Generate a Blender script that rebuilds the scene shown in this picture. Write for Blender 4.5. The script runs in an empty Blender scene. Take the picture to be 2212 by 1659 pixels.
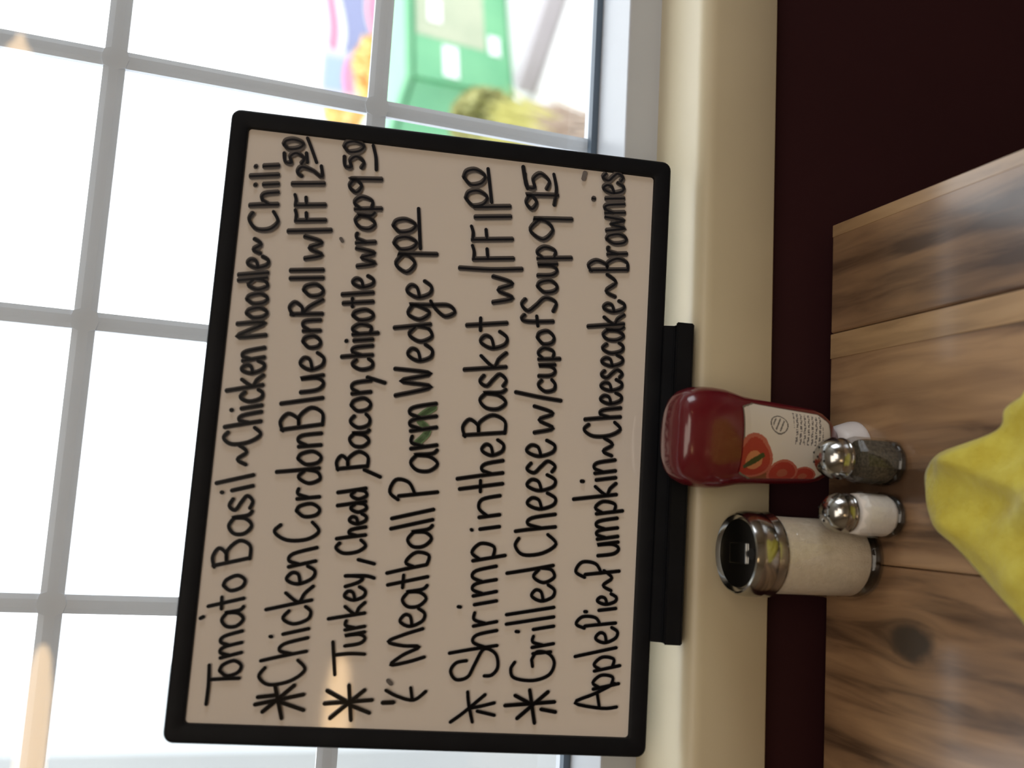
import bpy, bmesh, math, random
from mathutils import Vector, Matrix
random.seed(7)
PI=math.pi
# ------------------------------------------------------------------ camera, world, light, exposure
EYE=Vector((0,0,1.35))
F_PX=2118.1
RIGHT=Vector((0.05377032,-0.3205511,-0.94570384))      # phone held sideways: picture-right is downwards
DOWN=Vector((-0.98860617,0.11625642,-0.09561534))
FWD=Vector((0.14059375,0.94006991,-0.31064765))
cam=bpy.data.cameras.new('camera'); co=bpy.data.objects.new('camera',cam)
bpy.context.scene.collection.objects.link(co)
m=Matrix((( RIGHT.x,-DOWN.x,-FWD.x,EYE.x),(RIGHT.y,-DOWN.y,-FWD.y,EYE.y),(RIGHT.z,-DOWN.z,-FWD.z,EYE.z),(0,0,0,1)))
co.matrix_world=m
cam.sensor_width=36; cam.sensor_fit='HORIZONTAL'; cam.lens=F_PX/2212*36
cam.clip_start=.02; cam.clip_end=300
cam.dof.use_dof=True; cam.dof.focus_distance=.97; cam.dof.aperture_fstop=cam.lens/11.5
sc=bpy.context.scene; sc.camera=co
sc.view_settings.view_transform='Standard'; sc.view_settings.look='None'
sc.view_settings.exposure=0; sc.view_settings.gamma=1
try: sc.view_settings.use_curve_mapping=False
except Exception: pass
w=bpy.data.worlds.new('overcast_sky'); sc.world=w; w.use_nodes=True
wn=w.node_tree.nodes; wl=w.node_tree.links
bg=wn['Background']; bg.inputs[1].default_value=3.4
tc=wn.new('ShaderNodeTexCoord'); nz=wn.new('ShaderNodeTexNoise'); nz.inputs['Scale'].default_value=2
rp=wn.new('ShaderNodeValToRGB'); rp.color_ramp.elements[0].color=(.86,.93,1,1); rp.color_ramp.elements[1].color=(1,1,1,1)
wl.new(tc.outputs['Generated'],nz.inputs['Vector']); wl.new(nz.outputs['Fac'],rp.inputs['Fac']); wl.new(rp.outputs['Color'],bg.inputs[0])
def area(name,loc,size,power,col,rot=(0,0,0),sy=None):
    l=bpy.data.lights.new(name,'AREA'); l.energy=power; l.color=col; l.size=size
    if sy: l.shape='RECTANGLE'; l.size_y=sy
    o=bpy.data.objects.new(name,l); o.location=loc; o.rotation_euler=rot; sc.collection.objects.link(o); return o
area('ceiling_fill_light',(-.3,-1.0,2.5),1.3,14.5,(1,.87,.73))  # added warm fill for the room, no fixture built here
area('ceiling_fill_light',(.4,-1.95,2.5),1.5,22.5,(1,.87,.73))  # second added warm fill, farther back and out of view
area('side_fill_light',(2.8,-.3,1.75),1.1,19,(.90,.95,1),(0,PI/2,0))  # added cool fill from the right; this wall has no window

COL=sc.collection
# ------------------------------------------------------------------ helpers
def mat(name,col=(.5,.5,.5),rough=.5,metal=0,spec=.5,coat=0,coat_r=.1,emit=None,es=0,trans=0,sheen=0):
    mt=bpy.data.materials.new(name); mt.use_nodes=True
    b=mt.node_tree.nodes['Principled BSDF']
    b.inputs['Base Color'].default_value=(*col,1); b.inputs['Roughness'].default_value=rough
    b.inputs['Metallic'].default_value=metal; b.inputs['Specular IOR Level'].default_value=spec
    b.inputs['Coat Weight'].default_value=coat; b.inputs['Coat Roughness'].default_value=coat_r
    b.inputs['Transmission Weight'].default_value=trans
    b.inputs['Sheen Weight'].default_value=sheen
    if emit: b.inputs['Emission Color'].default_value=(*emit,1); b.inputs['Emission Strength'].default_value=es
    return mt
def noisy(mt,c1,c2,scale=8,bump=0,vec=None,detail=4,stretch=(1,1,1),bscale=None):
    n=mt.node_tree.nodes; l=mt.node_tree.links; b=n['Principled BSDF']
    t=n.new('ShaderNodeTexCoord'); mp=n.new('ShaderNodeMapping'); mp.inputs['Scale'].default_value=stretch
    z=n.new('ShaderNodeTexNoise'); z.inputs['Scale'].default_value=scale; z.inputs['Detail'].default_value=detail
    r=n.new('ShaderNodeValToRGB'); r.color_ramp.elements[0].color=(*c1,1); r.color_ramp.elements[1].color=(*c2,1)
    r.color_ramp.elements[0].position=.3; r.color_ramp.elements[1].position=.7
    l.new(t.outputs['Object'],mp.inputs[0]); l.new(mp.outputs[0],z.inputs['Vector']); l.new(z.outputs['Fac'],r.inputs['Fac']); l.new(r.outputs['Color'],b.inputs['Base Color'])
    if bump:
        z2=n.new('ShaderNodeTexNoise'); z2.inputs['Scale'].default_value=bscale or scale*4; l.new(mp.outputs[0],z2.inputs['Vector'])
        bp=n.new('ShaderNodeBump'); bp.inputs['Strength'].default_value=bump; bp.inputs['Distance'].default_value=.002
        l.new(z2.outputs['Fac'],bp.inputs['Height']); l.new(bp.outputs['Normal'],b.inputs['Normal'])
    return mt
def pane_mat(name,tint=(1,1,1),rough=0,ior=1.5,amount=1):
    mt=bpy.data.materials.new(name); mt.use_nodes=True; n=mt.node_tree.nodes; l=mt.node_tree.links; n.clear()
    o=n.new('ShaderNodeOutputMaterial'); mx=n.new('ShaderNodeMixShader'); tr=n.new('ShaderNodeBsdfTransparent'); g=n.new('ShaderNodeBsdfGlossy')
    fr=n.new('ShaderNodeFresnel'); ge=n.new('ShaderNodeNewGeometry'); ml=n.new('ShaderNodeMath'); ml.operation='MULTIPLY_ADD'
    ml.inputs[1].default_value=1/ior-ior; ml.inputs[2].default_value=ior      # both faces of a thin sheet mirror alike
    l.new(ge.outputs['Backfacing'],ml.inputs[0]); l.new(ml.outputs[0],fr.inputs['IOR'])
    tr.inputs[0].default_value=(*tint,1); g.inputs['Roughness'].default_value=rough; g.inputs['Color'].default_value=(1,1,1,1)
    l.new(fr.outputs[0],mx.inputs[0]); l.new(tr.outputs[0],mx.inputs[1]); l.new(g.outputs[0],mx.inputs[2]); l.new(mx.outputs[0],o.inputs[0])
    return mt
def link(name,bm_or_me,mt,parent=None,smooth=False,loc=None,rot=None):
    if isinstance(bm_or_me,bmesh.types.BMesh):
        bmesh.ops.recalc_face_normals(bm_or_me,faces=bm_or_me.faces)
        me=bpy.data.meshes.new(name); bm_or_me.to_mesh(me); bm_or_me.free()
    else: me=bm_or_me
    if mt and not me.materials: me.materials.append(mt)
    if smooth:
        for p in me.polygons: p.use_smooth=True
    o=bpy.data.objects.new(name,me); COL.objects.link(o)
    if parent: o.parent=parent
    if loc is not None: o.location=loc
    if rot is not None: o.rotation_euler=rot
    return o
def autosmooth(o,ang=40):
    me=o.data
    for p in me.polygons: p.use_smooth=True
    bm=bmesh.new(); bm.from_mesh(me)
    for e in bm.edges:
        if len(e.link_faces)==2 and e.calc_face_angle(0)>math.radians(ang): e.smooth=False
    bm.to_mesh(me); bm.free(); return o
def thing(name,label,cat,loc=(0,0,0),rot=(0,0,0),group=None):
    o=bpy.data.objects.new(name,None); COL.objects.link(o); o.location=loc; o.rotation_euler=rot; o.empty_display_size=.05
    o['label']=label; o['category']=cat
    if group: o['group']=group
    return o
def tag(o,label,cat,group=None):
    o['label']=label; o['category']=cat
    if group: o['group']=group
    return o
def struct(o): o['kind']='structure'; return o
def box(bm,x0,x1,y0,y1,z0,z1,bev=0,seg=2):
    g=bmesh.ops.create_cube(bm,size=1); vs=g['verts']
    for v in vs: v.co=Vector(((x0+x1)/2+v.co.x*(x1-x0),(y0+y1)/2+v.co.y*(y1-y0),(z0+z1)/2+v.co.z*(z1-z0)))
    if bev:
        es=list({e for v in vs for e in v.link_edges})
        bmesh.ops.bevel(bm,geom=es,offset=bev,segments=seg,profile=.5,affect='EDGES')
    return bm
def bx(*a,**k): return box(bmesh.new(),*a,**k)
def lathe(prof,n=40,bm=None,cx=0,cy=0,fx=1,fy=1,sup=1.0):
    bm=bm or bmesh.new(); rings=[]
    for r,z in prof:
        ring=[]
        for i in range(n):
            a=2*PI*i/n; c,s=math.cos(a),math.sin(a)
            c=math.copysign(abs(c)**sup,c); s=math.copysign(abs(s)**sup,s)
            ring.append(bm.verts.new((cx+r*fx*c,cy+r*fy*s,z)))
        rings.append(ring)
    for a,b in zip(rings,rings[1:]):
        for i in range(n): bm.faces.new((a[i],a[(i+1)%n],b[(i+1)%n],b[i]))
    for ring in (rings[0],rings[-1]):
        if (ring[0].co-ring[n//2].co).length>1e-5:
            try: bm.faces.new(ring)
            except ValueError: pass
    return bm
def tube(pts,r,n=8,bm=None):
    bm=bm or bmesh.new(); rings=[]
    for i,p in enumerate(pts):
        p=Vector(p); d=(Vector(pts[min(i+1,len(pts)-1)])-Vector(pts[max(i-1,0)])).normalized()
        u=d.orthogonal().normalized(); v=d.cross(u)
        rr=r[i] if isinstance(r,(list,tuple)) else r
        rings.append([bm.verts.new(p+u*math.cos(2*PI*k/n)*rr+v*math.sin(2*PI*k/n)*rr) for k in range(n)])
    for a,b in zip(rings,rings[1:]):
        for i in range(n): bm.faces.new((a[i],a[(i+1)%n],b[(i+1)%n],b[i]))
    bm.faces.new(rings[0]); bm.faces.new(rings[-1]); return bm
def Z(z): return z+1.35          # heights were measured from the eye

# ------------------------------------------------------------------ materials
M={}
M['maroon']=noisy(mat('maroon_paint',rough=.65,spec=.2),(.026,.0062,.0075),(.032,.0075,.009),3,.1)
M['cream']=noisy(mat('cream_paint',rough=.38),(.61,.535,.37),(.66,.58,.405),6,.15,bscale=40)
M['white']=noisy(mat('white_vinyl',rough=.35),(.53,.56,.61),(.57,.60,.65),5)
M['mullion']=noisy(mat('white_grille',rough=.4),(.78,.83,.91),(.84,.88,.95),9)
M['gasket']=mat('grey_gasket',(.10,.14,.19),.5)
M['ceil']=noisy(mat('ceiling_paint',rough=.8),(.62,.58,.50),(.66,.62,.54),5)
M['rwall']=noisy(mat('room_wall_paint',rough=.7),(.42,.33,.22),(.46,.37,.25),4)
M['floor']=noisy(mat('floor_tile',rough=.4),(.10,.06,.045),(.14,.085,.06),5)
M['black']=noisy(mat('black_plastic',rough=.5,spec=.15),(.0045,.005,.007),(.007,.008,.0105),30)
M['glass']=pane_mat('window_glass',(.97,.98,.98))
M['jar']=pane_mat('jar_glass',(.93,.94,.94),.03,1.6)
M['thick_glass']=pane_mat('thick_base_glass',(.42,.39,.35),.03,1.6)
M['chrome']=noisy(mat('chrome',rough=.16,metal=1),(.42,.43,.43),(.52,.52,.51),40)
M['dark_hole']=mat('dark_hole',(.01,.01,.01),.8)
M['sugar']=noisy(mat('sugar',rough=.9),(.66,.57,.45),(.74,.65,.53),220,.5)
M['salt']=noisy(mat('salt',rough=.9),(.82,.78,.76),(.88,.84,.82),260,.4)
M['pepper']=noisy(mat('ground_pepper',rough=.95),(.02,.018,.013),(.135,.115,.08),420,.6,detail=6)
M['ketchup']=noisy(mat('red_squeeze_plastic',rough=.22,coat=.5,coat_r=.12),(.115,.006,.012),(.14,.008,.015),10)
M['cap']=mat('white_cap_plastic',(.74,.72,.74),.35)
M['cloth']=noisy(mat('yellow_cloth',rough=.95,sheen=.3),(.58,.48,.05),(.70,.63,.10),60,.5,bscale=260)

# board surface
bd=mat('whiteboard_enamel',(.60,.50,.42),.045,spec=.9)
noisy(bd,(.77,.705,.64),(.81,.74,.67),2.2); M['board']=bd
# ink; its tone, stored per stroke, also carries painted camera blur
def attr_mat(name,att,rough,coat=0):
    mt=mat(name,rough=rough,coat=coat,spec=.12); n=mt.node_tree.nodes; l=mt.node_tree.links
    a=n.new('ShaderNodeAttribute'); a.attribute_name=att; l.new(a.outputs['Color'],n['Principled BSDF'].inputs['Base Color']); return mt
M['ink']=attr_mat('marker_ink','ink',.22)
M['print']=attr_mat('printed_label','print',.35,.2)

def wood(seed,dark,light,mid,knots=()):
    mt=mat('plank_wood',rough=.40,coat=1,coat_r=.17); mt.node_tree.nodes['Principled BSDF'].inputs['Coat IOR'].default_value=1.52; n=mt.node_tree.nodes; l=mt.node_tree.links; b=n['Principled BSDF']
    t=n.new('ShaderNodeTexCoord')
    vec=t.outputs['Object']
    # knots push the grain aside
    addn=None
    knotmask=None
    sep=n.new('ShaderNodeSeparateXYZ'); l.new(vec,sep.inputs[0])
    xout=sep.outputs['X']; yout=sep.outputs['Y']
    def math_(op,a,b_=None,v=None):
        q=n.new('ShaderNodeMath'); q.operation=op
        if hasattr(a,'links'): l.new(a,q.inputs[0])
        else: q.inputs[0].default_value=a
        if b_ is not None:
            if hasattr(b_,'links'): l.new(b_,q.inputs[1])
            else: q.inputs[1].default_value=b_
        return q.outputs[0]
    xx=xout
    for (kx,ky,kr) in knots:
        dx=math_('SUBTRACT',xout,kx); dy=math_('MULTIPLY',math_('SUBTRACT',yout,ky),.62)
        d2=math_('ADD',math_('MULTIPLY',dx,dx),math_('MULTIPLY',dy,dy))
        dist=math_('SQRT',d2)
        push=math_('MULTIPLY',math_('DIVIDE',kr*kr,math_('ADD',d2,kr*kr*.6)),dx)
        xx=math_('SUBTRACT',xx,math_('MULTIPLY',push,1.0))
        nk=n.new('ShaderNodeTexNoise'); nk.inputs['Scale'].default_value=60; l.new(vec,nk.inputs['Vector'])
        dd=math_('ADD',dist,math_('MULTIPLY',math_('SUBTRACT',nk.outputs['Fac'],.5),kr*.5))
        mr=n.new('ShaderNodeMapRange'); mr.inputs['From Min'].default_value=kr*.55; mr.inputs['From Max'].default_value=kr*1.25
        mr.inputs['To Min'].default_value=1; mr.inputs['To Max'].default_value=0; mr.interpolation_type='SMOOTHSTEP'
        l.new(dd,mr.inputs['Value']); knotmask=mr.outputs[0] if knotmask is None else math_('MAXIMUM',knotmask,mr.outputs[0])
    cmb=n.new('ShaderNodeCombineXYZ'); l.new(math_('MULTIPLY',xx,1.0),cmb.inputs[0]); l.new(math_('MULTIPLY',yout,.115),cmb.inputs[1]); cmb.inputs[2].default_value=seed*3.1
    z1=n.new('ShaderNodeTexNoise'); z1.inputs['Scale'].default_value=17; z1.inputs['Detail'].default_value=3; z1.inputs['Distortion'].default_value=.8; l.new(cmb.outputs[0],z1.inputs['Vector'])
    z2=n.new('ShaderNodeTexNoise'); z2.inputs['Scale'].default_value=75; z2.inputs['Detail'].default_value=6; z2.inputs['Distortion'].default_value=.6; l.new(cmb.outputs[0],z2.inputs['Vector'])
    mixv=math_('ADD',math_('MULTIPLY',z1.outputs['Fac'],.66),math_('MULTIPLY',z2.outputs['Fac'],.34))
    r=n.new('ShaderNodeValToRGB'); e=r.color_ramp.elements
    dark,light,mid=[(c_[0],c_[1]*.93,c_[2]*.86) for c_ in (dark,light,mid)]
    e[0].position=.40; e[0].color=(*dark,1); e[1].position=.62; e[1].color=(*light,1)
    x=e.new(.49); x.color=(*mid,1)
    l.new(mixv,r.inputs['Fac'])
    out=r.outputs['Color']
    if knotmask is not None:
        mx=n.new('ShaderNodeMix'); mx.data_type='RGBA'; l.new(knotmask,mx.inputs[0]); l.new(out,mx.inputs[6]); mx.inputs[7].default_value=(.035,.024,.02,1); out=mx.outputs[2]
    l.new(out,b.inputs['Base Color'])
    bp=n.new('ShaderNodeBump'); bp.inputs['Strength'].default_value=.25; bp.inputs['Distance'].default_value=.001; l.new(mixv,bp.inputs['Height']); l.new(bp.outputs['Normal'],b.inputs['Normal'])
    return mt

# ------------------------------------------------------------------ the room
X0,X1,Y0,YW=-2.6,2.9,-4.6,.835
WX0,WX1,WZ0,WZ1=-.66,1.26,Z(-.451),Z(.66)        # opening of the window
CE=2.62
struct(link('floor',bx(X0-.15,X1+.15,Y0-.15,1.15,-.12,0),M['floor']))
struct(link('ceiling',bx(X0-.15,X1+.15,Y0-.15,1.15,CE,CE+.12),M['ceil']))
struct(link('wall_left',bx(X0-.15,X0,Y0,YW,0,CE),M['rwall']))
struct(link('wall_right',bx(X1,X1+.15,Y0,YW,0,CE),M['rwall']))
struct(link('wall_back',bx(X0-.15,X1+.15,Y0-.15,Y0,0,CE),M['rwall']))
b=bmesh.new()
box(b,X0-.15,X1+.15,YW,1.15,0,WZ0-.05)
struct(link('wall_front',b,M['maroon']))
b=bmesh.new()
box(b,X0-.15,WX0,YW,1.15,WZ0-.05,CE); box(b,WX1,X1+.15,YW,1.15,WZ0-.05,CE); box(b,WX0,WX1,YW,1.15,WZ1,CE)
struct(link('wall_front_upper',b,M['cream']))
# sill ledge with a rounded nose
def extr_x(prof,x0,x1):
    bm=bmesh.new(); a=[bm.verts.new((x0,y,z)) for y,z in prof]; c=[bm.verts.new((x1,y,z)) for y,z in prof]; n=len(prof)
    for i in range(n): bm.faces.new((a[i],a[(i+1)%n],c[(i+1)%n],c[i]))
    bm.faces.new(a); bm.faces.new(c); return bm
zt,zb=Z(-.451),Z(-.535)
nose=[(.913,zt)]+[(.813+.016*(1-math.sin(t)),zt-.016*(1-math.cos(t))) for t in [k*PI/16 for k in range(9)]]+[(.813,zb+.003),(.816,zb),(.834,zb),(.834,zt-.03),(.913,zt-.03)]
o=struct(link('trim_1',extr_x(nose,WX0-.12,WX1+.12),M['cream'])); autosmooth(o,50)
# window
win=bpy.data.objects.new('window_1',None); COL.objects.link(win); win.location=(0,0,0); struct(win)
YG=1.0; GZ=Z(-.412); GT=Z(.62)
link('lower_frame',bx(WX0,WX1,.912,1.03,Z(-.47),Z(-.413),.002),M['white'],win)
link('upper_frame',bx(WX0,WX1,.912,1.03,GT,WZ1+.01,.002),M['white'],win)
link('side_frame',bx(WX0-.001,WX0+.035,.912,1.03,Z(-.413),GT,.002),M['white'],win)
link('side_frame',bx(WX1-.035,WX1+.001,.912,1.03,Z(-.413),GT,.002),M['white'],win)
link('gasket',bx(WX0+.035,WX1-.035,.988,.9985,GZ-.001,GZ+.0065),M['gasket'],win)
link('window_pane',bx(WX0+.03,WX1-.03,.9985,1.0,GZ-.003,GT+.003),M['glass'],win)
def muntin_bm(L,wd):    # flat bar along local X with chamfered faces
    h=.0035
    prof=[(-.0025,-wd/2),(-h,-wd*.22),(-h,wd*.22),(-.0025,wd/2),(.0035,wd/2),(.005,0),(.0035,-wd/2)]
    return extr_x([(y,z) for y,z in prof],-L/2,L/2)
mx0,mx1=WX0+.035,WX1-.035
for i,z in enumerate((.101,-.162,.364)):
    for x_a,x_b in zip([mx0,-.361,-.0955,.170,.4355,.701,.966],[-.361,-.0955,.170,.4355,.701,.966,mx1]):
        link('muntin_bar',muntin_bm(x_b-x_a,.0205),M['mullion'],win,loc=((x_a+x_b)/2,YG+.0065,Z(z)))
ma=muntin_bm(GT-GZ,.0175); meM=bpy.data.meshes.new('muntin_upright'); bmesh.ops.recalc_face_normals(ma,faces=ma.faces); ma.to_mesh(meM); ma.free()
for x in (-.361,-.0955,.170,.4355,.701,.966):
    link('muntin_upright',meM,M['mullion'],win,loc=(x,YG+.007,(GT+GZ)/2),rot=(0,PI/2,0))
    for z in (.101,-.162,.364):
        b=bmesh.new()   # little gusset where bars cross
        vs=[(-.0125,0),(-.0085,.0105),(0,.013),(.0085,.0105),(.0125,0),(.0085,-.0105),(0,-.013),(-.0085,-.0105)]
        a=[b.verts.new((u,-.0042,v)) for u,v in vs]; c=[b.verts.new((u,.0035,v)) for u,v in vs]
        for i in range(8): b.faces.new((a[i],a[(i+1)%8],c[(i+1)%8],c[i]))
        b.faces.new(a); b.faces.new(c)
        link('muntin_joint',b,M['mullion'],win,loc=(x,YG+.007,Z(z)))

# ------------------------------------------------------------------ outdoors
GR=Z(-1.57)
M['ground']=noisy(mat('pale_concrete',rough=.9),(.62,.61,.60),(.72,.71,.69),1.2,.2)
struct(link('ground',bx(-30,60,1.2,90,GR-.1,GR),M['ground']))
M['ground_strip']=noisy(mat('strip_grey',rough=.8),(.36,.33,.345),(.42,.39,.40),3)
k=link('ground_strip',bx(-.6,.6,-.07,.07,0,.10,.012),M['ground_strip'],loc=(2.66,4.20,GR),rot=(0,0,math.radians(-52)))  # low lavender-grey box laid as a strip across the ground
tag(k,'low lavender-grey strip lying on the pale ground','ground_strip')
# clapboard house
hs=thing('clapboard_house','white clapboard house wall outside, left of the window','house',(-.80,3.5,GR))
M['siding']=noisy(mat('white_siding',rough=.7),(.37,.39,.41),(.40,.42,.435),2)
link('wall',bx(-3.2,-.035,.03,2.2,0,4.2),M['siding'],hs)
cb=bmesh.new(); prof=[(.03,0),(-.002,.0),(.012,.125),(.03,.125)]
cb=extr_x(prof,-3.2,-.075); meC=bpy.data.meshes.new('clapboard'); bmesh.ops.recalc_face_normals(cb,faces=cb.faces); cb.to_mesh(meC); cb.free()
for i in range(36): link('clapboard',meC,M['siding'],hs,loc=(0,0,i*.115))
link('corner_board',bx(-.085,0,-.02,.06,0,4.2,.004),M['siding'],hs)
# green bin (rotated so that two faces show)
M['green']=noisy(mat('green_plastic',rough=.45),(.10,.33,.17),(.15,.40,.21),3)
M['palegreen']=noisy(mat('pale_green_plastic',rough=.6),(.32,.36,.26),(.40,.42,.31),3)  # paler green for the panel on the bin
M['sticker']=mat('white_sticker',(.85,.86,.87),.5)
gb=thing('green_bin','large green outdoor bin with white stickers beyond the window','bin',(2.36,4.98,GR),(0,0,math.radians(20)))
b=bmesh.new()
vs=[(0,0,0),(.95,0,0),(.95,.6,0),(0,.6,0),(-.04,-.04,.60),(1.0,-.04,.60),(1.0,.64,.60),(-.04,.64,.60)]
V=[b.verts.new(p) for p in vs]
for f in ((0,1,2,3),(4,5,6,7),(0,1,5,4),(1,2,6,5),(2,3,7,6),(3,0,4,7)): b.faces.new([V[i] for i in f])
bmesh.ops.bevel(b,geom=list(b.edges),offset=.02,segments=2,affect='EDGES')
link('body',b,M['green'],gb)
link('lid',bx(-.06,1.02,-.06,.66,.60,.64,.012),M['green'],gb)
def on_face(x0,x1,z0,z1,lean=.067,off=.006):
    bm=bmesh.new(); pts=[]
    for yy in (0,.004):
        for x,z in ((x0,z0),(x1,z0),(x1,z1),(x0,z1)): pts.append(bm.verts.new((x,-z*lean-off+yy,z)))
    a,c=pts[:4],pts[4:]
    bm.faces.new(a); bm.faces.new(c)
    for i in range(4): bm.faces.new((a[i],a[(i+1)%4],c[(i+1)%4],c[i]))
    return bm
link('sticker',on_face(.03,.26,.33,.42),M['sticker'],gb)
link('sticker',on_face(.28,.43,.07,.14),M['sticker'],gb)
link('side_panel',on_face(.30,.93,.16,.57,off=.002),M['palegreen'],gb)
link('sticker',on_face(.42,.60,.42,.50,off=.008),M['sticker'],gb)
for x in (.10,.85):
    link('wheel',lathe([(0,-.03),(.07,-.03),(.075,-.02),(.075,.02),(.07,.03),(0,.03)],20),M['black'],gb,loc=(x,.66,.075),rot=(PI/2,0,0))
# signs farther out
M['signwhite']=mat('sign_white',(.8,.8,.8),.5); M['signred']=mat('sign_red',(.74,.20,.30),.5); M['signnavy']=mat('sign_navy',(.20,.22,.36),.5)
M['signgrey']=mat('sign_grey',(.42,.43,.48),.5); M['signblue']=mat('sign_blue',(.27,.35,.62),.5)
def disc_part(x0,x1,zlo,zhi,y):   # region between two height curves
    bm=bmesh.new(); n=24; A=[];B=[]
    for i in range(n+1):
        x=x0+(x1-x0)*i/n; A.append((x,zlo(x))); B.append((x,max(zhi(x),zlo(x)+.0005)))
    for yy in (y,y+.004):
        va=[bm.verts.new((x,yy,z)) for x,z in A]; vb=[bm.verts.new((x,yy,z)) for x,z in B]
        for i in range(n): bm.faces.new((va[i],va[i+1],vb[i+1],vb[i]))
    return bm
R_=.46
sg=thing('round_sign','big round red, white and navy sign seen far out through the upper right panes','sign',(4.28,8.0,GR))
link('disc',lathe([(0,-.02),(R_,-.02),(R_+.01,0),(R_,.02),(0,.02)],48),M['signwhite'],sg,loc=(0,0,.52),rot=(PI/2,0,0))
cir=lambda x: math.sqrt(max(0,(R_-.03)**2-x*x))
cz=.52
lo=lambda x: cz-.02+ .10*math.sin(x*6); 
link('red_band',disc_part(-.43,.43,lambda x:cz-cir(x),lambda x:max(cz-cir(x),cz-.14+.06*math.sin(x*6+1)),-.03),M['signred'],sg)
link('navy_band',disc_part(-.42,.42,lambda x:max(cz-cir(x),cz-.12+.06*math.sin(x*6+1)),lambda x:min(cz+cir(x),cz+.12+.05*math.sin(x*6)),-.03),M['signnavy'],sg)
link('upper_red_band',disc_part(-.42,.42,lambda x:min(cz+cir(x),cz+.17+.04*math.sin(x*6)),lambda x:min(cz+cir(x),cz+.26+.04*math.sin(x*6)),-.03),M['signred'],sg)
for sx in (-.3,.3): link('leg',bx(sx-.02,sx+.02,.03,.07,0,.45,.004),M['signgrey'],sg)
s2=thing('sign_board','small blue and grey sign board with a red oval outside the window','sign',(3.62,7.8,GR),(0,0,.08))
link('panel',bx(-.20,.19,-.015,.015,.30,.80,.006),M['signgrey'],s2)
link('blue_field',bx(-.17,.12,-.02,-.0145,.60,.77),M['signblue'],s2)
link('oval',lathe([(0,-.006),(1,-.006),(1,.006),(0,.006)],32,fx=.17,fy=.055),M['signred'],s2,loc=(-.02,-.024,.56),rot=(PI/2,0,-.0))
for sx in (-.15,.14): link('leg',bx(sx-.015,sx+.015,-.01,.02,0,.32,.003),M['signgrey'],s2)
# bushes
M['olive']=noisy(mat('olive_leaves',rough=.8),(.26,.27,.10),(.42,.40,.17),6)
M['orange']=noisy(mat('autumn_leaves',rough=.8),(.72,.42,.16),(.90,.68,.28),6)
M['yellowgrass']=noisy(mat('yellow_grass_blades',rough=.8),(.46,.44,.14),(.58,.54,.20),6)
M['brown']=noisy(mat('dry_stems',rough=.9),(.36,.27,.21),(.50,.41,.34),6)
M['bark']=mat('bark',(.12,.09,.06),.9)
def shrub(name,label,loc,rx,ry,h,n,leaf,mt,seed,blade=False,stems=6):
    rnd=random.Random(seed); t=thing(name,label,'plant',loc)
    bm=bmesh.new()
    for i in range(n):
        if blade:
            a=rnd.uniform(0,2*PI); q=math.sqrt(rnd.random()); px,py=rx*q*math.cos(a),ry*q*math.sin(a)
            L=h*rnd.uniform(.5,1); dx,dy=rnd.uniform(-.3,.3)*L,rnd.uniform(-.3,.3)*L; wv=leaf
            p=[(px-wv,py,0),(px+wv,py,0),(px+dx*.4+wv*.8,py+dy*.4,L*.6),(px+dx*.4-wv*.8,py+dy*.4,L*.6)]
            v=[bm.verts.new(c) for c in p]; bm.faces.new(v); tp=bm.verts.new((px+dx,py+dy,L)); bm.faces.new((v[3],v[2],tp))
        else:
            d=Vector((rnd.gauss(0,1),rnd.gauss(0,1),rnd.gauss(0,1))).normalized()*rnd.uniform(.55,1)**.5
            c=Vector((d.x*rx,d.y*ry,h*.55+d.z*h*.45))
            n1=Vector((rnd.gauss(0,1),rnd.gauss(0,1),rnd.gauss(0,1))).normalized(); u=n1.orthogonal().normalized()*leaf; v_=n1.cross(u).normalized()*leaf*.55
            bm.faces.new([bm.verts.new(c+q) for q in (-u,-u*.2+v_,u,-u*.2-v_)])
    me=bpy.data.meshes.new('foliage'); bm.to_mesh(me); bm.free()
    link('foliage',me,mt,t)
    for i in range(stems):
        a=2*PI*i/stems; r0=.05; e=(rx*.6*math.cos(a),ry*.6*math.sin(a),h*.8)
        link('stem',tube([(r0*math.cos(a)*.3,r0*math.sin(a)*.3,0),(e[0]*.4,e[1]*.4,h*.4),e],[.012,.009,.004],6),M['bark'] if mt!=M['brown'] else M['brown'],t)
    return t
shrub('olive_shrub','olive green leafy shrub just in front of the green bin',(2.10,4.80,GR),.19,.16,.40,800,.035,M['olive'],1)
shrub('grass_clump','yellow-green clump of long grass beside the olive shrub',(1.86,4.35,GR),.16,.16,.36,420,.008,M['yellowgrass'],2,blade=True,stems=0) 
shrub('autumn_shrub','orange and yellow autumn shrub behind the green bin, left part',(3.0,6.3,GR),.30,.3,.74,1300,.04,M['orange'],3)
shrub('dry_shrub','brown dried shrub on the pale ground nearest the window',(1.63,3.75,GR),.13,.13,.34,150,.006,M['brown'],4,blade=True,stems=5)
shrub('autumn_shrub','orange autumn bush farther out behind the sign boards',(4.5,9.6,GR),.75,.5,.62,1500,.05,M['orange'],5)
shrub('dark_shrub','dark olive bush behind the green bin, right part',(3.86,6.3,GR),.32,.3,.76,1200,.04,M['olive'],6)
# outdoor paints are all a little paler than first mixed
for k_ in ('ground','ground_strip','siding','green','palegreen','signred','signnavy','signgrey','signblue','olive','orange','yellowgrass','brown'):
    nt=M[k_].node_tree
    for nd in nt.nodes:
        if nd.type=='VALTORGB':
            for e_ in nd.color_ramp.elements: e_.color=(e_.color[0]*1.13,e_.color[1]*1.13,e_.color[2]*1.13,1)
        if nd.type=='BSDF_PRINCIPLED':
            c_=nd.inputs['Base Color'].default_value; nd.inputs['Base Color'].default_value=(c_[0]*1.13,c_[1]*1.13,c_[2]*1.13,1)

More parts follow.
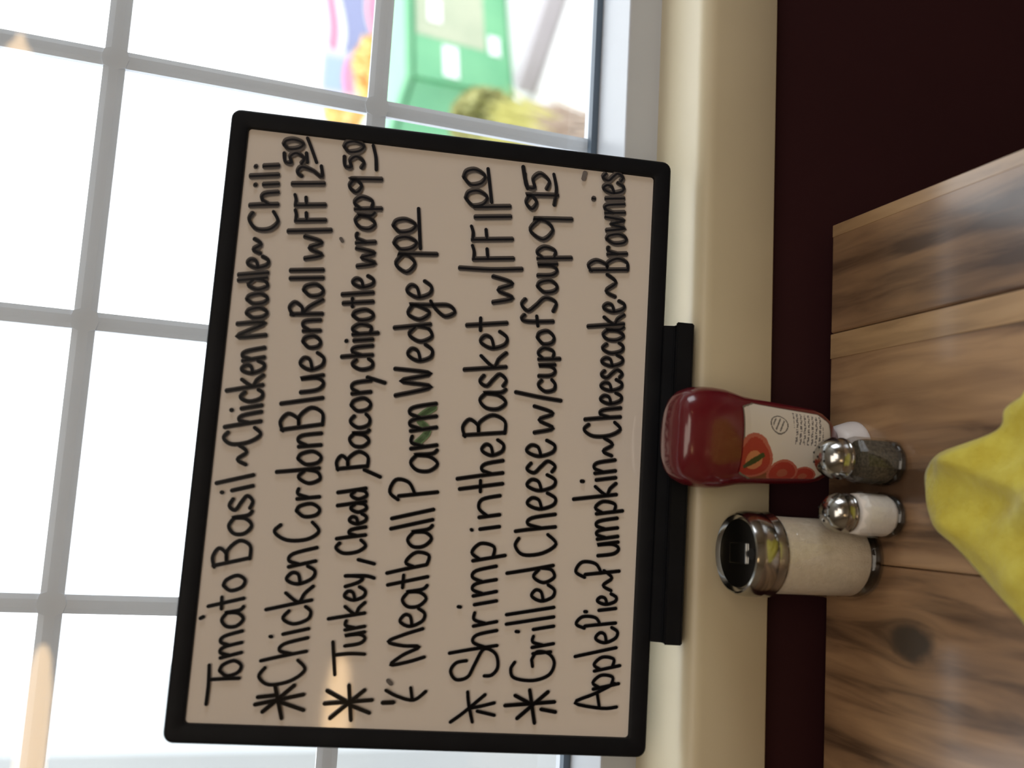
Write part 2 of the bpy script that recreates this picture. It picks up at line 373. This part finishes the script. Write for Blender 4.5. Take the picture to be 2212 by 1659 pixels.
# ------------------------------------------------------------------ the whiteboard
BM=Matrix(((9.99939387e-01,8.61325594e-04,1.09763420e-02),(-2.68077278e-03,9.85979287e-01,1.66846213e-01),(-1.06787369e-02,-1.66865525e-01,9.85921833e-01)))
BO=Vector((0.07801258,0.83,-0.42272501))
BWD,BHT=.5596,.4187
wb=thing('menu_whiteboard','black framed whiteboard with handwritten menu leaning on the cream window sill','whiteboard')
m4=BM.to_4x4(); m4.translation=BO+Vector((0,0,1.35)); wb.matrix_world=m4
def rrect(x0,x1,z0,z1,r,n=5):
    pts=[]
    for cx_,cz_,a0 in ((x1-r,z1-r,0),(x0+r,z1-r,PI/2),(x0+r,z0+r,PI),(x1-r,z0+r,3*PI/2)):
        for k_ in range(n+1):
            a=a0+PI/2*k_/n; pts.append((cx_+r*math.cos(a),cz_+r*math.sin(a)))
    return pts
hw=BWD/2; fr=.0165
def frame_mesh():
    bm=bmesh.new(); loops=[]
    for ins,y,r in ((0,.012,.0085),(0,-.0005,.0085),(.0012,-.0018,.0075),(.0025,-.0020,.0065),(fr-.0025,-.0020,.004),(fr-.0008,-.0012,.0035),(fr,.0025,.003)):
        loops.append([bm.verts.new((x,y,z)) for x,z in rrect(-hw+ins,hw-ins,ins,BHT-ins,max(r,.002))])
    n=len(loops[0])
    for a,c in zip(loops,loops[1:]):
        for i in range(n): bm.faces.new((a[i],a[(i+1)%n],c[(i+1)%n],c[i]))
    bm.faces.new(loops[0]); return bm
o=link('frame',frame_mesh(),M['black'],wb); autosmooth(o,45)
b=bmesh.new(); a=[b.verts.new((x,.002,z)) for x,z in rrect(-hw+fr-.002,hw-fr+.002,fr-.002,BHT-fr+.002,.006)]; c=[b.verts.new((x,.006,z)) for x,z in rrect(-hw+fr-.002,hw-fr+.002,fr-.002,BHT-fr+.002,.006)]
b.faces.new(a); b.faces.new(c)
for i in range(len(a)): b.faces.new((a[i],a[(i+1)%len(a)],c[(i+1)%len(a)],c[i]))
link('writing_surface',b,M['board'],wb)
# tray under the board: it stands on the sill
tp=[(.010,.001),(-.002,.001),(-.003,-.010),(-.019,-.012),(-.019,-.006),(-.0225,-.006),(-.0225,-.0215),(-.020,-.0235),(-.0045,-.0275),(.010,-.0285)]
tr=extr_x(tp,-.178,.117); bmesh.ops.bevel(tr,geom=list(tr.edges),offset=.001,segments=2,affect='EDGES')
link('marker_tray',tr,M['black'],wb)
BN=BM@Vector((0,-1,0))
def bl(x,y):      # a measured writing point -> board coordinates
    r=(RIGHT*(x-1106)+DOWN*(y-829.5)+FWD*F_PX); t=BN.dot(BO)/BN.dot(r)
    p=BM.transposed()@(r*t-BO); return (p.x,p.z)

G={ # single stroke handwriting: y 0 base line, 1 x-height, 2 capital height
'a':(.8,[[(.72,.78),(.45,1),(.12,.75),(.05,.3),(.3,0),(.62,.3),(.74,.85),(.72,.2),(.85,0)]]),
'b':(.75,[[(.1,2),(.12,1),(.12,.1)],[(.12,.6),(.4,1),(.72,.6),(.5,.05),(.12,.1)]]),
'c':(.7,[[(.68,.8),(.4,1),(.08,.6),(.15,.1),(.45,0),(.72,.22)]]),
'd':(.8,[[(.7,.7),(.4,.95),(.08,.5),(.25,.02),(.6,.15),(.74,.6)],[(.72,2),(.74,1),(.78,.05)]]),
'e':(.7,[[(.1,.5),(.5,.6),(.62,.85),(.38,1.02),(.1,.6),(.2,.1),(.5,0),(.78,.3)]]),
'f':(.6,[[(.6,1.75),(.4,1.95),(.27,1.5),(.27,0)],[(.05,.95),(.55,1)]]),
'g':(.8,[[(.7,.8),(.35,.98),(.08,.5),(.35,.1),(.68,.6),(.72,.9),(.66,0),(.6,-.7),(.3,-.95),(.15,-.55),(.5,-.15),(.85,.05)]]),
'h':(.75,[[(.08,2),(.1,1),(.1,0)],[(.1,.5),(.35,1),(.6,.85),(.66,0)]]),
'i':(.3,[[(.15,.95),(.17,0)],[(.14,1.5),(.17,1.62)]]),
'k':(.7,[[(.1,2),(.12,0)],[(.65,1),(.15,.5),(.45,.3),(.7,0)]]),
'l':(.3,[[(.13,2),(.16,0)]]),
'm':(1.15,[[(.06,1),(.1,0)],[(.1,.6),(.3,1),(.5,.85),(.54,0)],[(.54,.6),(.76,1),(.98,.85),(1.04,0)]]),
'n':(.75,[[(.08,1),(.1,0)],[(.1,.6),(.35,1),(.6,.85),(.66,0)]]),
'o':(.75,[[(.38,1),(.08,.65),(.12,.15),(.4,0),(.68,.35),(.6,.85),(.38,1)]]),
'p':(.75,[[(.1,1),(.12,-.75)],[(.12,.7),(.42,1.02),(.7,.65),(.5,.1),(.12,.15)]]),
'r':(.6,[[(.08,1),(.12,0)],[(.12,.5),(.32,.95),(.58,.92)]]),
's':(.6,[[(.55,.85),(.3,1.02),(.1,.75),(.35,.5),(.55,.25),(.3,0),(.05,.12)]]),
't':(.55,[[(.27,1.9),(.28,0)],[(.02,1.05),(.56,1.05)]]),
'u':(.75,[[(.08,1),(.1,.25),(.35,0),(.6,.3),(.64,1),(.68,0)]]),
'w':(1.0,[[(.05,1),(.2,.05),(.48,.75),(.7,.05),(.95,1)]]),
'y':(.75,[[(.08,1),(.2,.35),(.45,.15),(.66,.9)],[(.66,1),(.5,0),(.3,-.75)]]),
'A':(1.0,[[(.02,0),(.5,2),(.95,0)],[(.2,.75),(.8,.75)]]),
'B':(.95,[[(.12,1.95),(.14,0)],[(.05,1.85),(.45,2),(.75,1.6),(.5,1.1),(.2,1.05),(.6,1),(.88,.5),(.6,.02),(.1,.02)]]),
'C':(1.0,[[(.88,1.7),(.55,2),(.12,1.4),(.1,.5),(.45,0),(.92,.3)]]),
'F':(.75,[[(.12,2),(.14,0)],[(.12,1.95),(.45,1.9),(.75,2)],[(.13,1.05),(.6,1.08)]]),
'G':(1.0,[[(.8,1.8),(.45,2),(.1,1.3),(.15,.4),(.55,0),(.88,.5),(.85,1),(.55,.95)],[(.55,.95),(.95,1)]]),
'M':(1.15,[[(.05,0),(.25,2),(.6,.3),(.92,1.95),(1.1,0)]]),
'N':(1.0,[[(.08,0),(.1,2),(.85,.05),(.88,2)]]),
'P':(.9,[[(.2,1.6),(.2,0)],[(.05,1.6),(.4,2),(.85,1.7),(.7,1.1),(.2,.85)]]),
'R':(.9,[[(.12,1.9),(.14,0)],[(.05,1.7),(.45,2),(.75,1.6),(.5,1.1),(.18,1),(.5,.7),(.9,0)]]),
'S':(.9,[[(.75,1.75),(.45,2),(.12,1.6),(.4,1.1),(.8,.6),(.55,.05),(.08,.2)]]),
'T':(1.0,[[(-.1,2.02),(1.0,1.95)],[(.45,2),(.48,0)]]),
'W':(1.2,[[(.02,2),(.3,.05),(.62,1.6),(.85,.05),(1.15,2)]]),
'~':(1.0,[[(0,.2),(.25,.8),(.6,.2),(.95,.8)]]),
',':(.4,[[(.3,.35),(.05,-.55)]]),
'/':(.5,[[(.4,2.3),(.1,-.5)]]),
'1':(.35,[[(.18,2),(.2,0)]]),
'2':(.8,[[(.08,1.6),(.35,2),(.7,1.6),(.45,.7),(.05,.05),(.8,.1)]]),
'5':(.8,[[(.75,2),(.2,1.9),(.12,1.1),(.5,1.2),(.72,.6),(.4,0),(.05,.2)]]),
'9':(.75,[[(.65,1.6),(.35,1.95),(.08,1.4),(.35,.95),(.62,1.3),(.68,1.8),(.66,-.6)]]),
'0':(.7,[[(.35,2),(.06,1.3),(.12,.35),(.4,0),(.64,.7),(.58,1.6),(.35,2)]]),
}
def smooth(pts,k=5):
    if len(pts)<3: return pts
    out=[]; n=len(pts)
    for i in range(n-1):
        p0=pts[max(i-1,0)]; p1=pts[i]; p2=pts[i+1]; p3=pts[min(i+2,n-1)]
        for j in range(k):
            t=j/k; out.append(tuple(.5*((2*p1[q])+(-p0[q]+p2[q])*t+(2*p0[q]-5*p1[q]+4*p2[q]-p3[q])*t*t+(-p0[q]+3*p1[q]-3*p2[q]+p3[q])*t**3) for q in (0,1)))
    out.append(pts[-1]); return out
class Ink:
    def __init__(s): s.v=[]; s.f=[]; s.c=[]
    def stroke(s,px,sm=True,w0=.0031,tone=.0,k=5):
        s.ribbon(px,sm,w0,tone,k,False)
        if tone==0: s.ribbon(px,sm,w0*.68,tone,k,True)
    def ribbon(s,px,sm,w0,tone,k,core):
        pts=[bl(*p) for p in (smooth(px,k) if sm else px)]
        # camera blur drawn into the ink: upright strokes wider and greyer towards the right
        xm=sum(p[0] for p in pts)/len(pts); blur=(.0 if core else .0008+max(0,(xm+.20))/.45*.0038)
        nv=Vector((1,.45)).normalized()*blur
        n=len(pts); base=len(s.v); Ls=[]
        y=(-.0006 if core else -.0004)-(.00012*random.random())
        rings=[]
        for i,p in enumerate(pts):
            a=Vector(pts[max(i-1,0)]); c=Vector(pts[min(i+1,n-1)]); d=(c-a)
            if d.length<1e-7: d=Vector((1,0))
            d.normalize(); nm=Vector((-d.y,d.x)); 
            wd=math.sqrt((w0/2)**2+(abs(nv.dot(nm))*.62)**2)
            q=Vector(p); 
            if i in (0,n-1):
                q2=q+d*(w0*.4)*(-1 if i==0 else 1); rings.append((q2,nm,wd*.45))
                if i==0: rings.append((q,nm,wd))
                else: rings.insert(len(rings)-1,(q,nm,wd))
            else: rings.append((q,nm,wd))
        for q,nm,wd in rings:
            s.v+= [(q.x+nm.x*wd,y,q.y+nm.y*wd),(q.x-nm.x*wd,y,q.y-nm.y*wd)]
            dn=min(1,max(0,(wd-.0016)/.0022)); g=(.004+max(0,xm+.05)*.06) if core else (.020+.15*dn+tone)
            col=(g*1.02,g*.92,g*.88,1) if g>.03 else (g*.85,g*.9,g*1.15,1)
            s.c+=[col,col]
        for i in range(len(rings)-1):
            k_=base+2*i; s.f.append((k_,k_+1,k_+3,k_+2))
    def word(s,text,y0,y1,b0,b1,xh,cap,sl=.0,desc=1):
        """y0,y1: where the word starts and ends; b0,b1 base line; xh, cap heights; all as measured"""
        tot=sum(G[c][0] for c in text)+.12*(len(text)-1); un=(y0-y1)/tot; x=0
        for ch in text:
            wd,st=G[ch]
            for k_ in st:
                P=[]
                for gx,gy in k_:
                    h=gy*xh*(desc if gy<0 else 1) if gy<=1 else xh+(gy-1)*(cap-xh)
                    u=(x+gx)*un; fr_=u/(y0-y1)
                    P.append((b0+(b1-b0)*fr_-h, y0-u+sl*h))
                s.stroke(P)
            x+=wd+.12
    def done(s,name):
        me=bpy.data.meshes.new(name); me.from_pydata(s.v,[],s.f); ca=me.color_attributes.new('ink','FLOAT_COLOR','POINT')
        for i,c in enumerate(s.c): ca.data[i].color=c
        return link(name,me,M['ink'],wb)
def star(I,cx_,cy_,arms):
    for (dx0,dy0,dx1,dy1) in arms: I.stroke([(cx_+dx0,cy_+dy0),(cx_+dx1,cy_+dy1)],sm=False,w0=.0036)
# line 1
I=Ink()
I.stroke([(452,1436),(450,1480),(445,1522)]); I.stroke([(452,1468),(485,1466),(517,1465)])
I.word('omato',1457,1236,520,530,47,82,.22); I.word('Basil',1213,1018,540,549,50,82,.2); I.word('~',1004,958,538,540,32,40)
I.word('Chicken',955,748,562,573,48,80,.15); I.word('Noodle',727,556,575,580,44,64,.06); I.word('~',548,514,568,570,26,30); I.word('Chili',500,352,600,603,35,62,.02)
I.stroke([(432,1336),(440,1332)],sm=False); I.done('menu_line')
# line 2
I=Ink()
star(I,598,1514,[(-48,8,58,-14),(-42,-8,-5,-12),(-32,24,38,-34),(-4,-34,10,38),(0,0,58,20)])
I.word('Chicken',1470,1178,656,686,60,100,.2); I.word('Cordon',1168,932,688,695,50,96,.06); I.word('Blue',924,764,697,700,50,92,.12); I.word('on',754,688,692,693,38,60)
I.word('Roll',684,578,697,699,42,72); I.word('w',562,508,698,698,40,60); I.stroke([(622,500),(670,499),(716,498)])
I.word('FF',482,420,704,703,40,66); I.word('1',404,392,702,700,40,70); I.word('2',384,358,697,697,30,54)
I.word('50',356,300,657,655,26,42); I.stroke([(684,352),(672,318),(664,298)]); I.stroke([(664,352),(662,330)],sm=False); I.done('menu_line')
# line 3
I=Ink()
star(I,752,1518,[(-52,2,52,-6),(-40,34,36,-28),(-46,-26,-6,-4),(2,-38,6,38),(6,6,46,22)])
I.stroke([(719,1386),(721,1425),(723,1458)]); I.stroke([(722,1415),(755,1412),(788,1413)])
I.word('urkey',1392,1234,788,789,44,80,.15,.6); I.word(',',1220,1205,787,787,40,60); I.word('Chedd',1193,1054,789,793,36,64,.12); I.word(',',1034,1008,800,800,40,60)
I.word('Bacon',1013,818,794,803,42,68,.08); I.word(',',830,810,808,808,44,60); I.word('chipotle',800,598,805,807,44,68,.05,.35); I.word('wrap',578,424,813,808,42,60,0,.5)
I.word('9',420,384,800,800,20,46,0,2.1); I.word('50',366,304,786,786,26,42); I.stroke([(806,314),(812,340),(813,368)])
I.stroke([(740,652-130),(736,515)],sm=False,tone=.12); I.done('menu_line')
# line 4
I=Ink()
I.stroke([(833,1491),(858,1504),(893,1512),(920,1493)]); I.stroke([(887,1485),(890,1510)],sm=False); I.stroke([(826,1518),(850,1517)],sm=False,w0=.004); I.stroke([(838,1470),(845,1477)],sm=False,w0=.004,tone=.08)
I.stroke([(917,1419),(880,1430),(843,1436),(870,1415),(906,1397),(870,1395),(838,1386),(875,1370),(914,1358)],k=4)
I.word('eatball',1352,1093,915,938,52,92,.2)
I.word('Parm',1074,866,946,943,58,104,.1); I.word('Wedge',851,610,935,932,52,82,.06)
I.word('9',594,544,921,921,26,68,0,1.5); I.word('00',542,472,900,897,28,48); I.stroke([(904,450),(906,495),(908,538)]); I.done('menu_line')
b=Ink(); b.stroke([(900,958),(925,930),(905,905),(938,880)],w0=.006); b.c=[(.16,.25,.13,1)]*len(b.c); b.v=[(x,-.0002,z) for x,y,z in b.v]; q_=b.done('green_smudge'); q_['label']='faint green ink smudge under the word Parm'
# line 5
I=Ink()
I.stroke([(972,1560),(1000,1540),(1048,1500)]); I.stroke([(1012,1530),(1040,1525),(1068,1518)]); I.stroke([(1010,1494),(1012,1520),(1020,1560)]); I.stroke([(1030,1536),(1068,1545)],sm=False)
I.stroke([(1008,1427),(985,1432),(973,1450),(985,1468),(1010,1462),(1025,1435),(1045,1402),(1070,1412),(1075,1440),(1062,1458),(1045,1460)])
I.word('hrimp',1400,1166,1074,1072,52,104,.15,.5); I.word('in',1150,1064,1079,1081,46,72,.1); I.word('the',1058,952,1086,1088,46,100,.12)
I.word('Basket',942,684,1091,1096,56,92,.05); I.word('w',657,594,1110,1110,46,60); I.stroke([(992,579),(1060,583),(1128,582)]); I.word('FF',566,488,1110,1106,54,88)
I.word('11',478,440,1104,1102,40,78); I.word('00',448,364,1054,1046,26,46); I.stroke([(1054,364),(1058,400),(1062,438)]); I.done('menu_line')
# line 6
I=Ink()
star(I,1148,1524,[(-32,28,36,-30),(-58,0,50,-8),(-36,-22,-6,-6),(-4,-34,6,38),(20,8,52,14)])
I.stroke([(1112,1430),(1103,1445),(1110,1464),(1150,1470),(1185,1458),(1197,1432),(1185,1412),(1160,1408),(1148,1425)]); I.stroke([(1148,1425),(1150,1440)],sm=False); I.stroke([(1150,1412),(1190,1408)],sm=False)
I.word('rilled',1396,1220,1196,1198,48,104,.14); I.word('Cheese',1197,953,1201,1198,60,88,.1); I.word('w',938,874,1197,1197,44,60); I.stroke([(1113,847),(1165,858),(1212,866)])
I.word('cup',849,750,1199,1199,36,50,0,.4); I.word('of',747,680,1197,1195,36,70); I.word('Soup',677,532,1203,1203,42,76)
I.word('9',524,468,1213,1213,20,70,0,1.9); I.word('95',456,372,1188,1186,30,52); I.stroke([(1130,360),(1134,385),(1140,408)],w0=.004); I.stroke([(1196,376),(1202,410),(1197,444)]); I.done('menu_line')
# line 7
I=Ink()
I.stroke([(1332,1527),(1300,1530),(1241,1518),(1285,1498),(1328,1476)],k=4); I.stroke([(1290,1500),(1294,1526)],sm=False)
I.word('pple',1484,1356,1326,1334,46,90,.2,.3); I.word('Pie',1370,1284,1330,1332,46,86,.1) if False else None
I.word('Pie',1352,1284,1330,1331,40,86,.1); I.word('~',1276,1230,1326,1328,30,40); I.word('Pumpkin',1242,990,1338,1329,46,94,.1,.35); I.word('~',985,944,1328,1330,32,40)
I.word('Cheesecake',943,652,1339,1349,44,78,.06); I.word('~',642,590,1336,1338,34,40); I.word('Brownies',588,374,1356,1345,42,84)
I.stroke([(1264,372),(1260,388)],sm=False,tone=.12); I.done('menu_line')

# ------------------------------------------------------------------ the table
TA=math.radians(-.9)
tb=thing('wooden_table','brown plank-topped wooden table under the window sill','table',(.315,.811,Z(-.6)),(0,0,TA))
# local: corner at origin, x to the left negative, y towards viewer negative
edges=[0,-.111,-.333,-.545,-.765,-.955,-1.17]
cols=[((.065,.036,.024),(.36,.23,.13),(.20,.125,.075)),((.11,.066,.040),(.46,.31,.18),(.29,.185,.11)),((.10,.060,.036),(.46,.30,.17),(.28,.175,.10)),((.07,.036,.022),(.29,.16,.085),(.17,.09,.05)),((.09,.05,.03),(.33,.19,.1),(.2,.11,.06)),((.08,.04,.025),(.3,.17,.09),(.18,.1,.055))]
for i,(xa,xb) in enumerate(zip(edges,edges[1:])):
    kn=[(-.395,-.118,.017)] if i==2 else ([(-.04,-.30,.02)] if i==0 else [])
    mt=wood(i+1,*cols[i],knots=kn)
    link('plank',bx(xb+.00025,xa-.00025,-.80,0,-.034,-.0002*(i%2),.0022,2),mt,tb)
# pale sapwood strip along the second plank
link('sapwood_strip',bx(-.1365,-.1118,-.799,-.0008,-.03,.0003,.0004,1),wood(21,(.30,.20,.11),(.58,.42,.25),(.46,.32,.18)),tb)
link('edge_strip',bx(-.0125,.0004,-.799,-.0008,-.033,.0003,.0006,1),wood(31,(.22,.14,.08),(.50,.35,.20),(.40,.27,.15)),tb)
link('apron',bx(-1.12,-.05,-.76,-.04,-.10,-.036),cols and wood(9,*cols[3]),tb)
link('pedestal',lathe([(.05,-.65),(.045,-.4),(.05,-.12)],24),M['black'],tb,loc=(-.58,-.4,0))
link('base_plate',bx(-.86,-.30,-.68,-.12,-.75,-.725,.006),M['black'],tb)
link('base_column',bx(-.63,-.53,-.45,-.35,-.73,-.64,.006),M['black'],tb)

# ------------------------------------------------------------------ squeeze bottle
TZ=Z(-.6)
kb=thing('ketchup_bottle','dark red upside-down squeeze bottle with tomato label and white cap','bottle',(.0855,.776,TZ),(0,0,math.radians(-4)))
prof=[(.0165,.024),(.020,.028),(.027,.034),(.0325,.043),(.0348,.052),(.0360,.07),(.0372,.088),(.0382,.102),(.0392,.116),(.0405,.128),(.0430,.138),(.0448,.147),(.0454,.158),(.0450,.168),(.0432,.178),(.0395,.1865),(.034,.192),(.026,.195),(.012,.1965),(.0005,.197)]
def hwz(z):
    for (r0,z0),(r1,z1) in zip(prof,prof[1:]):
        if z0<=z<=z1: return r0+(r1-r0)*(z-z0)/(z1-z0)
    return prof[0][0]
FY=.62; SUP=.82
o=link('body',lathe(prof,56,fy=FY,sup=SUP),M['ketchup'],kb,smooth=True)
cp=[(.0005,0),(.0265,0),(.0275,.0015),(.027,.006),(.0225,.019),(.0195,.0235),(.0165,.025),(.0005,.025)]
o=link('cap',lathe(cp,40),M['cap'],kb); autosmooth(o,40)
# printed label on the front
def label_col(u,v):      # u 0..1 left to right, v 0..1 bottom to top (as it stands)
    cr=(.64,.59,.52)
    e=min(u,1-u,v,1-v)
    # tomatoes: (u,v,ru,rv)
    for tu,tv,r,big in ((.30,.86,.30,1),(.12,.52,.24,0),(.06,.28,.20,0)):
        du=(u-tu)*.78; dv=(v-tv)*1.0; d=math.hypot(du,dv)
        if d<r*.62+.02:
            q=d/(r*.62+.02)
            if big and abs(dv*.5+du*.8)<.012+.02*(1-q) and q<.6: return (.05,.06,.02)
            if big and q<.45: return (.50,.20,.09)
            if q<.35: return (.36,.10,.06)
            return (.34,.045,.03) if q<.85 else (.42,.12,.08)
    if u<.16 and v<.9 and v>.62: return (.20,.07,.03)
    # round seal
    d=math.hypot((u-.70)*.78,(v-.60))
    if .085<d<.098: return (.13,.12,.11)
    if d<=.07 and int((v*1.0+u*.35)*60)%3==0: return (.14,.13,.12)
    # lines of small type
    if .50<u<.93 and .10<v<.44:
        if int(v*46+u*3)%2==0 and (math.sin(u*190+v*67)+math.sin(u*77+int(v*46)*2.3))>-.5: return (.17,.155,.15)
    if e<.018: return (.16,.14,.11)
    return cr
nu,nv_=110,130
b=bmesh.new(); vv={}
z0,z1=.040,.136
cl=b.loops.layers.float_color.new('print')
for j in range(nv_+1):
    v=j/nv_; z=z0+(z1-z0)*v
    a_half=.93
    for i in range(nu+1):
        u=i/nu; 
        ang=-PI/2+(u-.5)*2*a_half
        r=hwz(z)+.0006; c_,s_=math.cos(ang),math.sin(ang)
        vv[i,j]=b.verts.new((r*math.copysign(abs(c_)**SUP,c_),r*FY*math.copysign(abs(s_)**SUP,s_)-.0003,z))
fc={}
for j in range(nv_):
    for i in range(nu):
        u,v=(i+.5)/nu,(j+.5)/nv_
        du,dv=min(u,1-u),min(v,1-v)
        if du/.13+dv/.13<1: continue
        f=b.faces.new((vv[i,j],vv[i+1,j],vv[i+1,j+1],vv[i,j+1])); c=label_col(u,v)
        if du/.15+dv/.15<1.08: c=(.16,.14,.11)
        for lp in f.loops: lp[cl]=(*c,1)
for v_ in [v_ for v_ in b.verts if not v_.link_faces]: b.verts.remove(v_)
me=bpy.data.meshes.new('paper_label'); b.to_mesh(me); b.free()
o=link('paper_label',me,M['print'],kb,smooth=True); o['label']='white label printed with red tomatoes and small grey type'

# ------------------------------------------------------------------ sugar pourer
sp=thing('sugar_pourer','tall glass sugar pourer with chrome lid beside the salt shaker','pourer',(-.0150,.766,TZ))
o=link('jar',lathe([(.0005,0),(.030,0),(.0345,.002),(.0362,.008),(.0362,.092),(.0355,.100),(.0335,.108),(.0335,.114)],48),M['jar'],sp,smooth=True); autosmooth(o,50)
link('glass_base',lathe([(.0005,.0012),(.0325,.0012),(.0350,.007),(.0350,.0112),(.0005,.0112)],40),M['thick_glass'],sp,smooth=True)
link('sugar_fill',lathe([(.0005,.0115),(.031,.0115),(.0340,.015),(.0342,.04),(.0342,.094),(.0325,.1),(.0005,.101)],40),M['sugar'],sp,smooth=True)['kind']='stuff'
o=link('lid',lathe([(.0335,.100),(.0372,.101),(.0380,.103),(.0372,.106),(.0366,.110),(.0376,.112),(.0376,.121),(.0368,.127),(.0350,.1310),(.0335,.1318),(.0318,.1308),(.0300,.1290),(.015,.1282),(.0005,.1282)],48),M['chrome'],sp); autosmooth(o,35)
link('spout_flap',bx(-.009,.009,-.014,.012,.1283,.1300,.0006),M['chrome'],sp)
link('spout_hole',lathe([(0.0005,0),(.005,0),(.005,.0006),(.0005,.0006)],16),M['dark_hole'],sp,loc=(0,-.021,.1285))

# ------------------------------------------------------------------ salt and pepper
def shaker(name,label,loc,fillmat,fillname,r,h,top):
    t=thing(name,label,'shaker',loc,group=None)
    hb=h-.027
    # eight flat sides
    o=link('jar',lathe([(.0005,0),(r*.86,0),(r*.97,.003),(r,.008),(r*.96,hb*.8),(r*.86,hb*.93),(r*.74,hb+.002)],10),M['jar'],t); 
    link('glass_base',lathe([(.0005,.001),(r*.84,.001),(r*.93,.004),(r*.93,.0078),(.0005,.0078)],24),M['thick_glass'],t,smooth=True)
    q=link(fillname,lathe([(.0005,.008),(r*.80,.008),(r*.90,.012),(r*.90,top*.8),(r*.84,top),(.0005,top+.001)],20),fillmat,t,smooth=True); q['kind']='stuff'
    c_=[(r*.74,hb+.001),(r*.83,hb+.002),(r*.85,hb+.004),(r*.79,hb+.006),(r*.79,hb+.012),(r*.84,hb+.0135),(r*.79,hb+.016),(r*.66,hb+.021),(r*.43,hb+.0255),(r*.2,hb+.027),(.0005,hb+.0273)]
    o=link('cap',lathe(c_,36),M['chrome'],t); autosmooth(o,35)
    for i in range(7):
        a=2*PI*i/6; rr=0 if i==6 else r*.38
        link('hole',lathe([(.0004,0),(.0011,0),(.0011,.0005),(.0004,.0005)],8),M['dark_hole'],o,loc=(rr*math.cos(a),rr*math.sin(a),hb+.0257 if rr else hb+.0271))
    return t
shaker('salt_shaker','small glass shaker filled with white salt, chrome cap',(.0245,.7215,TZ),M['salt'],'salt_fill',.0205,.0735,.045)
shaker('pepper_shaker','small glass shaker half full of dark ground pepper',(.0715,.7215,TZ),M['pepper'],'pepper_fill',.0215,.079,.037)

# ------------------------------------------------------------------ yellow cloth
out=[(.116,.577),(.108,.593),(.092,.602),(.078,.660),(.066,.677),(.050,.680),(.022,.671),(-.012,.630),(-.051,.581),(-.10,.52),(-.11,.44),(-.04,.36),(.06,.33),(.16,.36),(.19,.45),(.165,.53)]
cxx,cyy=.04,.52
poly=smooth(out+[out[0]],6)[:-1]
b=bmesh.new(); K=34; rings=[]
def hz(x,y,t):
    e=min(1,(1-t)*7)
    f=.006+.004*math.sin(34*x+58*y)+.0035*math.sin(95*x-40*y+1)+.0035*math.sin(150*x+85*y)*.5
    f+=.009*math.exp(-((x-.055-(y-.6)*.35)/.010)**2)*.6+.006*math.exp(-((x-.02+(y-.6)*.2)/.012)**2)
    return .0022+max(0,f)*math.sqrt(e)
for k_ in range(K,0,-1):
    t=k_/K; rings.append([b.verts.new((cxx+(x-cxx)*t,cyy+(y-cyy)*t,hz(cxx+(x-cxx)*t,cyy+(y-cyy)*t,t))) for x,y in poly])
c0=b.verts.new((cxx,cyy,.012)); n=len(poly)
for a,c in zip(rings,rings[1:]):
    for i in range(n): b.faces.new((a[i],a[(i+1)%n],c[(i+1)%n],c[i]))
for i in range(n): b.faces.new((rings[-1][i],rings[-1][(i+1)%n],c0))
o=link('yellow_cloth',b,M['cloth'],smooth=True,loc=(0,0,TZ))
s_=o.modifiers.new('thickness','SOLIDIFY'); s_.thickness=.0018; s_.offset=-1
tag(o,'crumpled yellow cleaning cloth lying on the wooden table','cloth')

# ------------------------------------------------------------------ lamps behind the viewer (seen only as reflections)
M['amber']=mat('amber_glass',(.7,.45,.2),.3,emit=(1,.66,.34),es=7.5)
def lamp(label,loc,L,r):
    t=thing('pendant_lamp',label,'lamp',loc)
    link('shade',tube([(0,0,0),(-.05,0,0),(-L*.35,0,0),(-L,0,0)],[.012,r*.55,r*.9,r],20),M['amber'],t)
    link('cord',tube([(-L*.5,0,r*.8),(-L*.5,0,CE-loc[2]-.01)],.004,6),M['black'],t)
    link('canopy',lathe([(.0005,-.02),(.05,-.02),(.06,0),(.0005,0)],20),M['black'],t,loc=(-L*.5,0,CE-loc[2]))
lamp('long tapered amber pendant lamp behind the viewer',(-.66,-3.0,Z(.515)),.62,.068)
lamp('small amber pendant lamp at the right behind the viewer',(2.2,-3.0,Z(.93)),.22,.06)
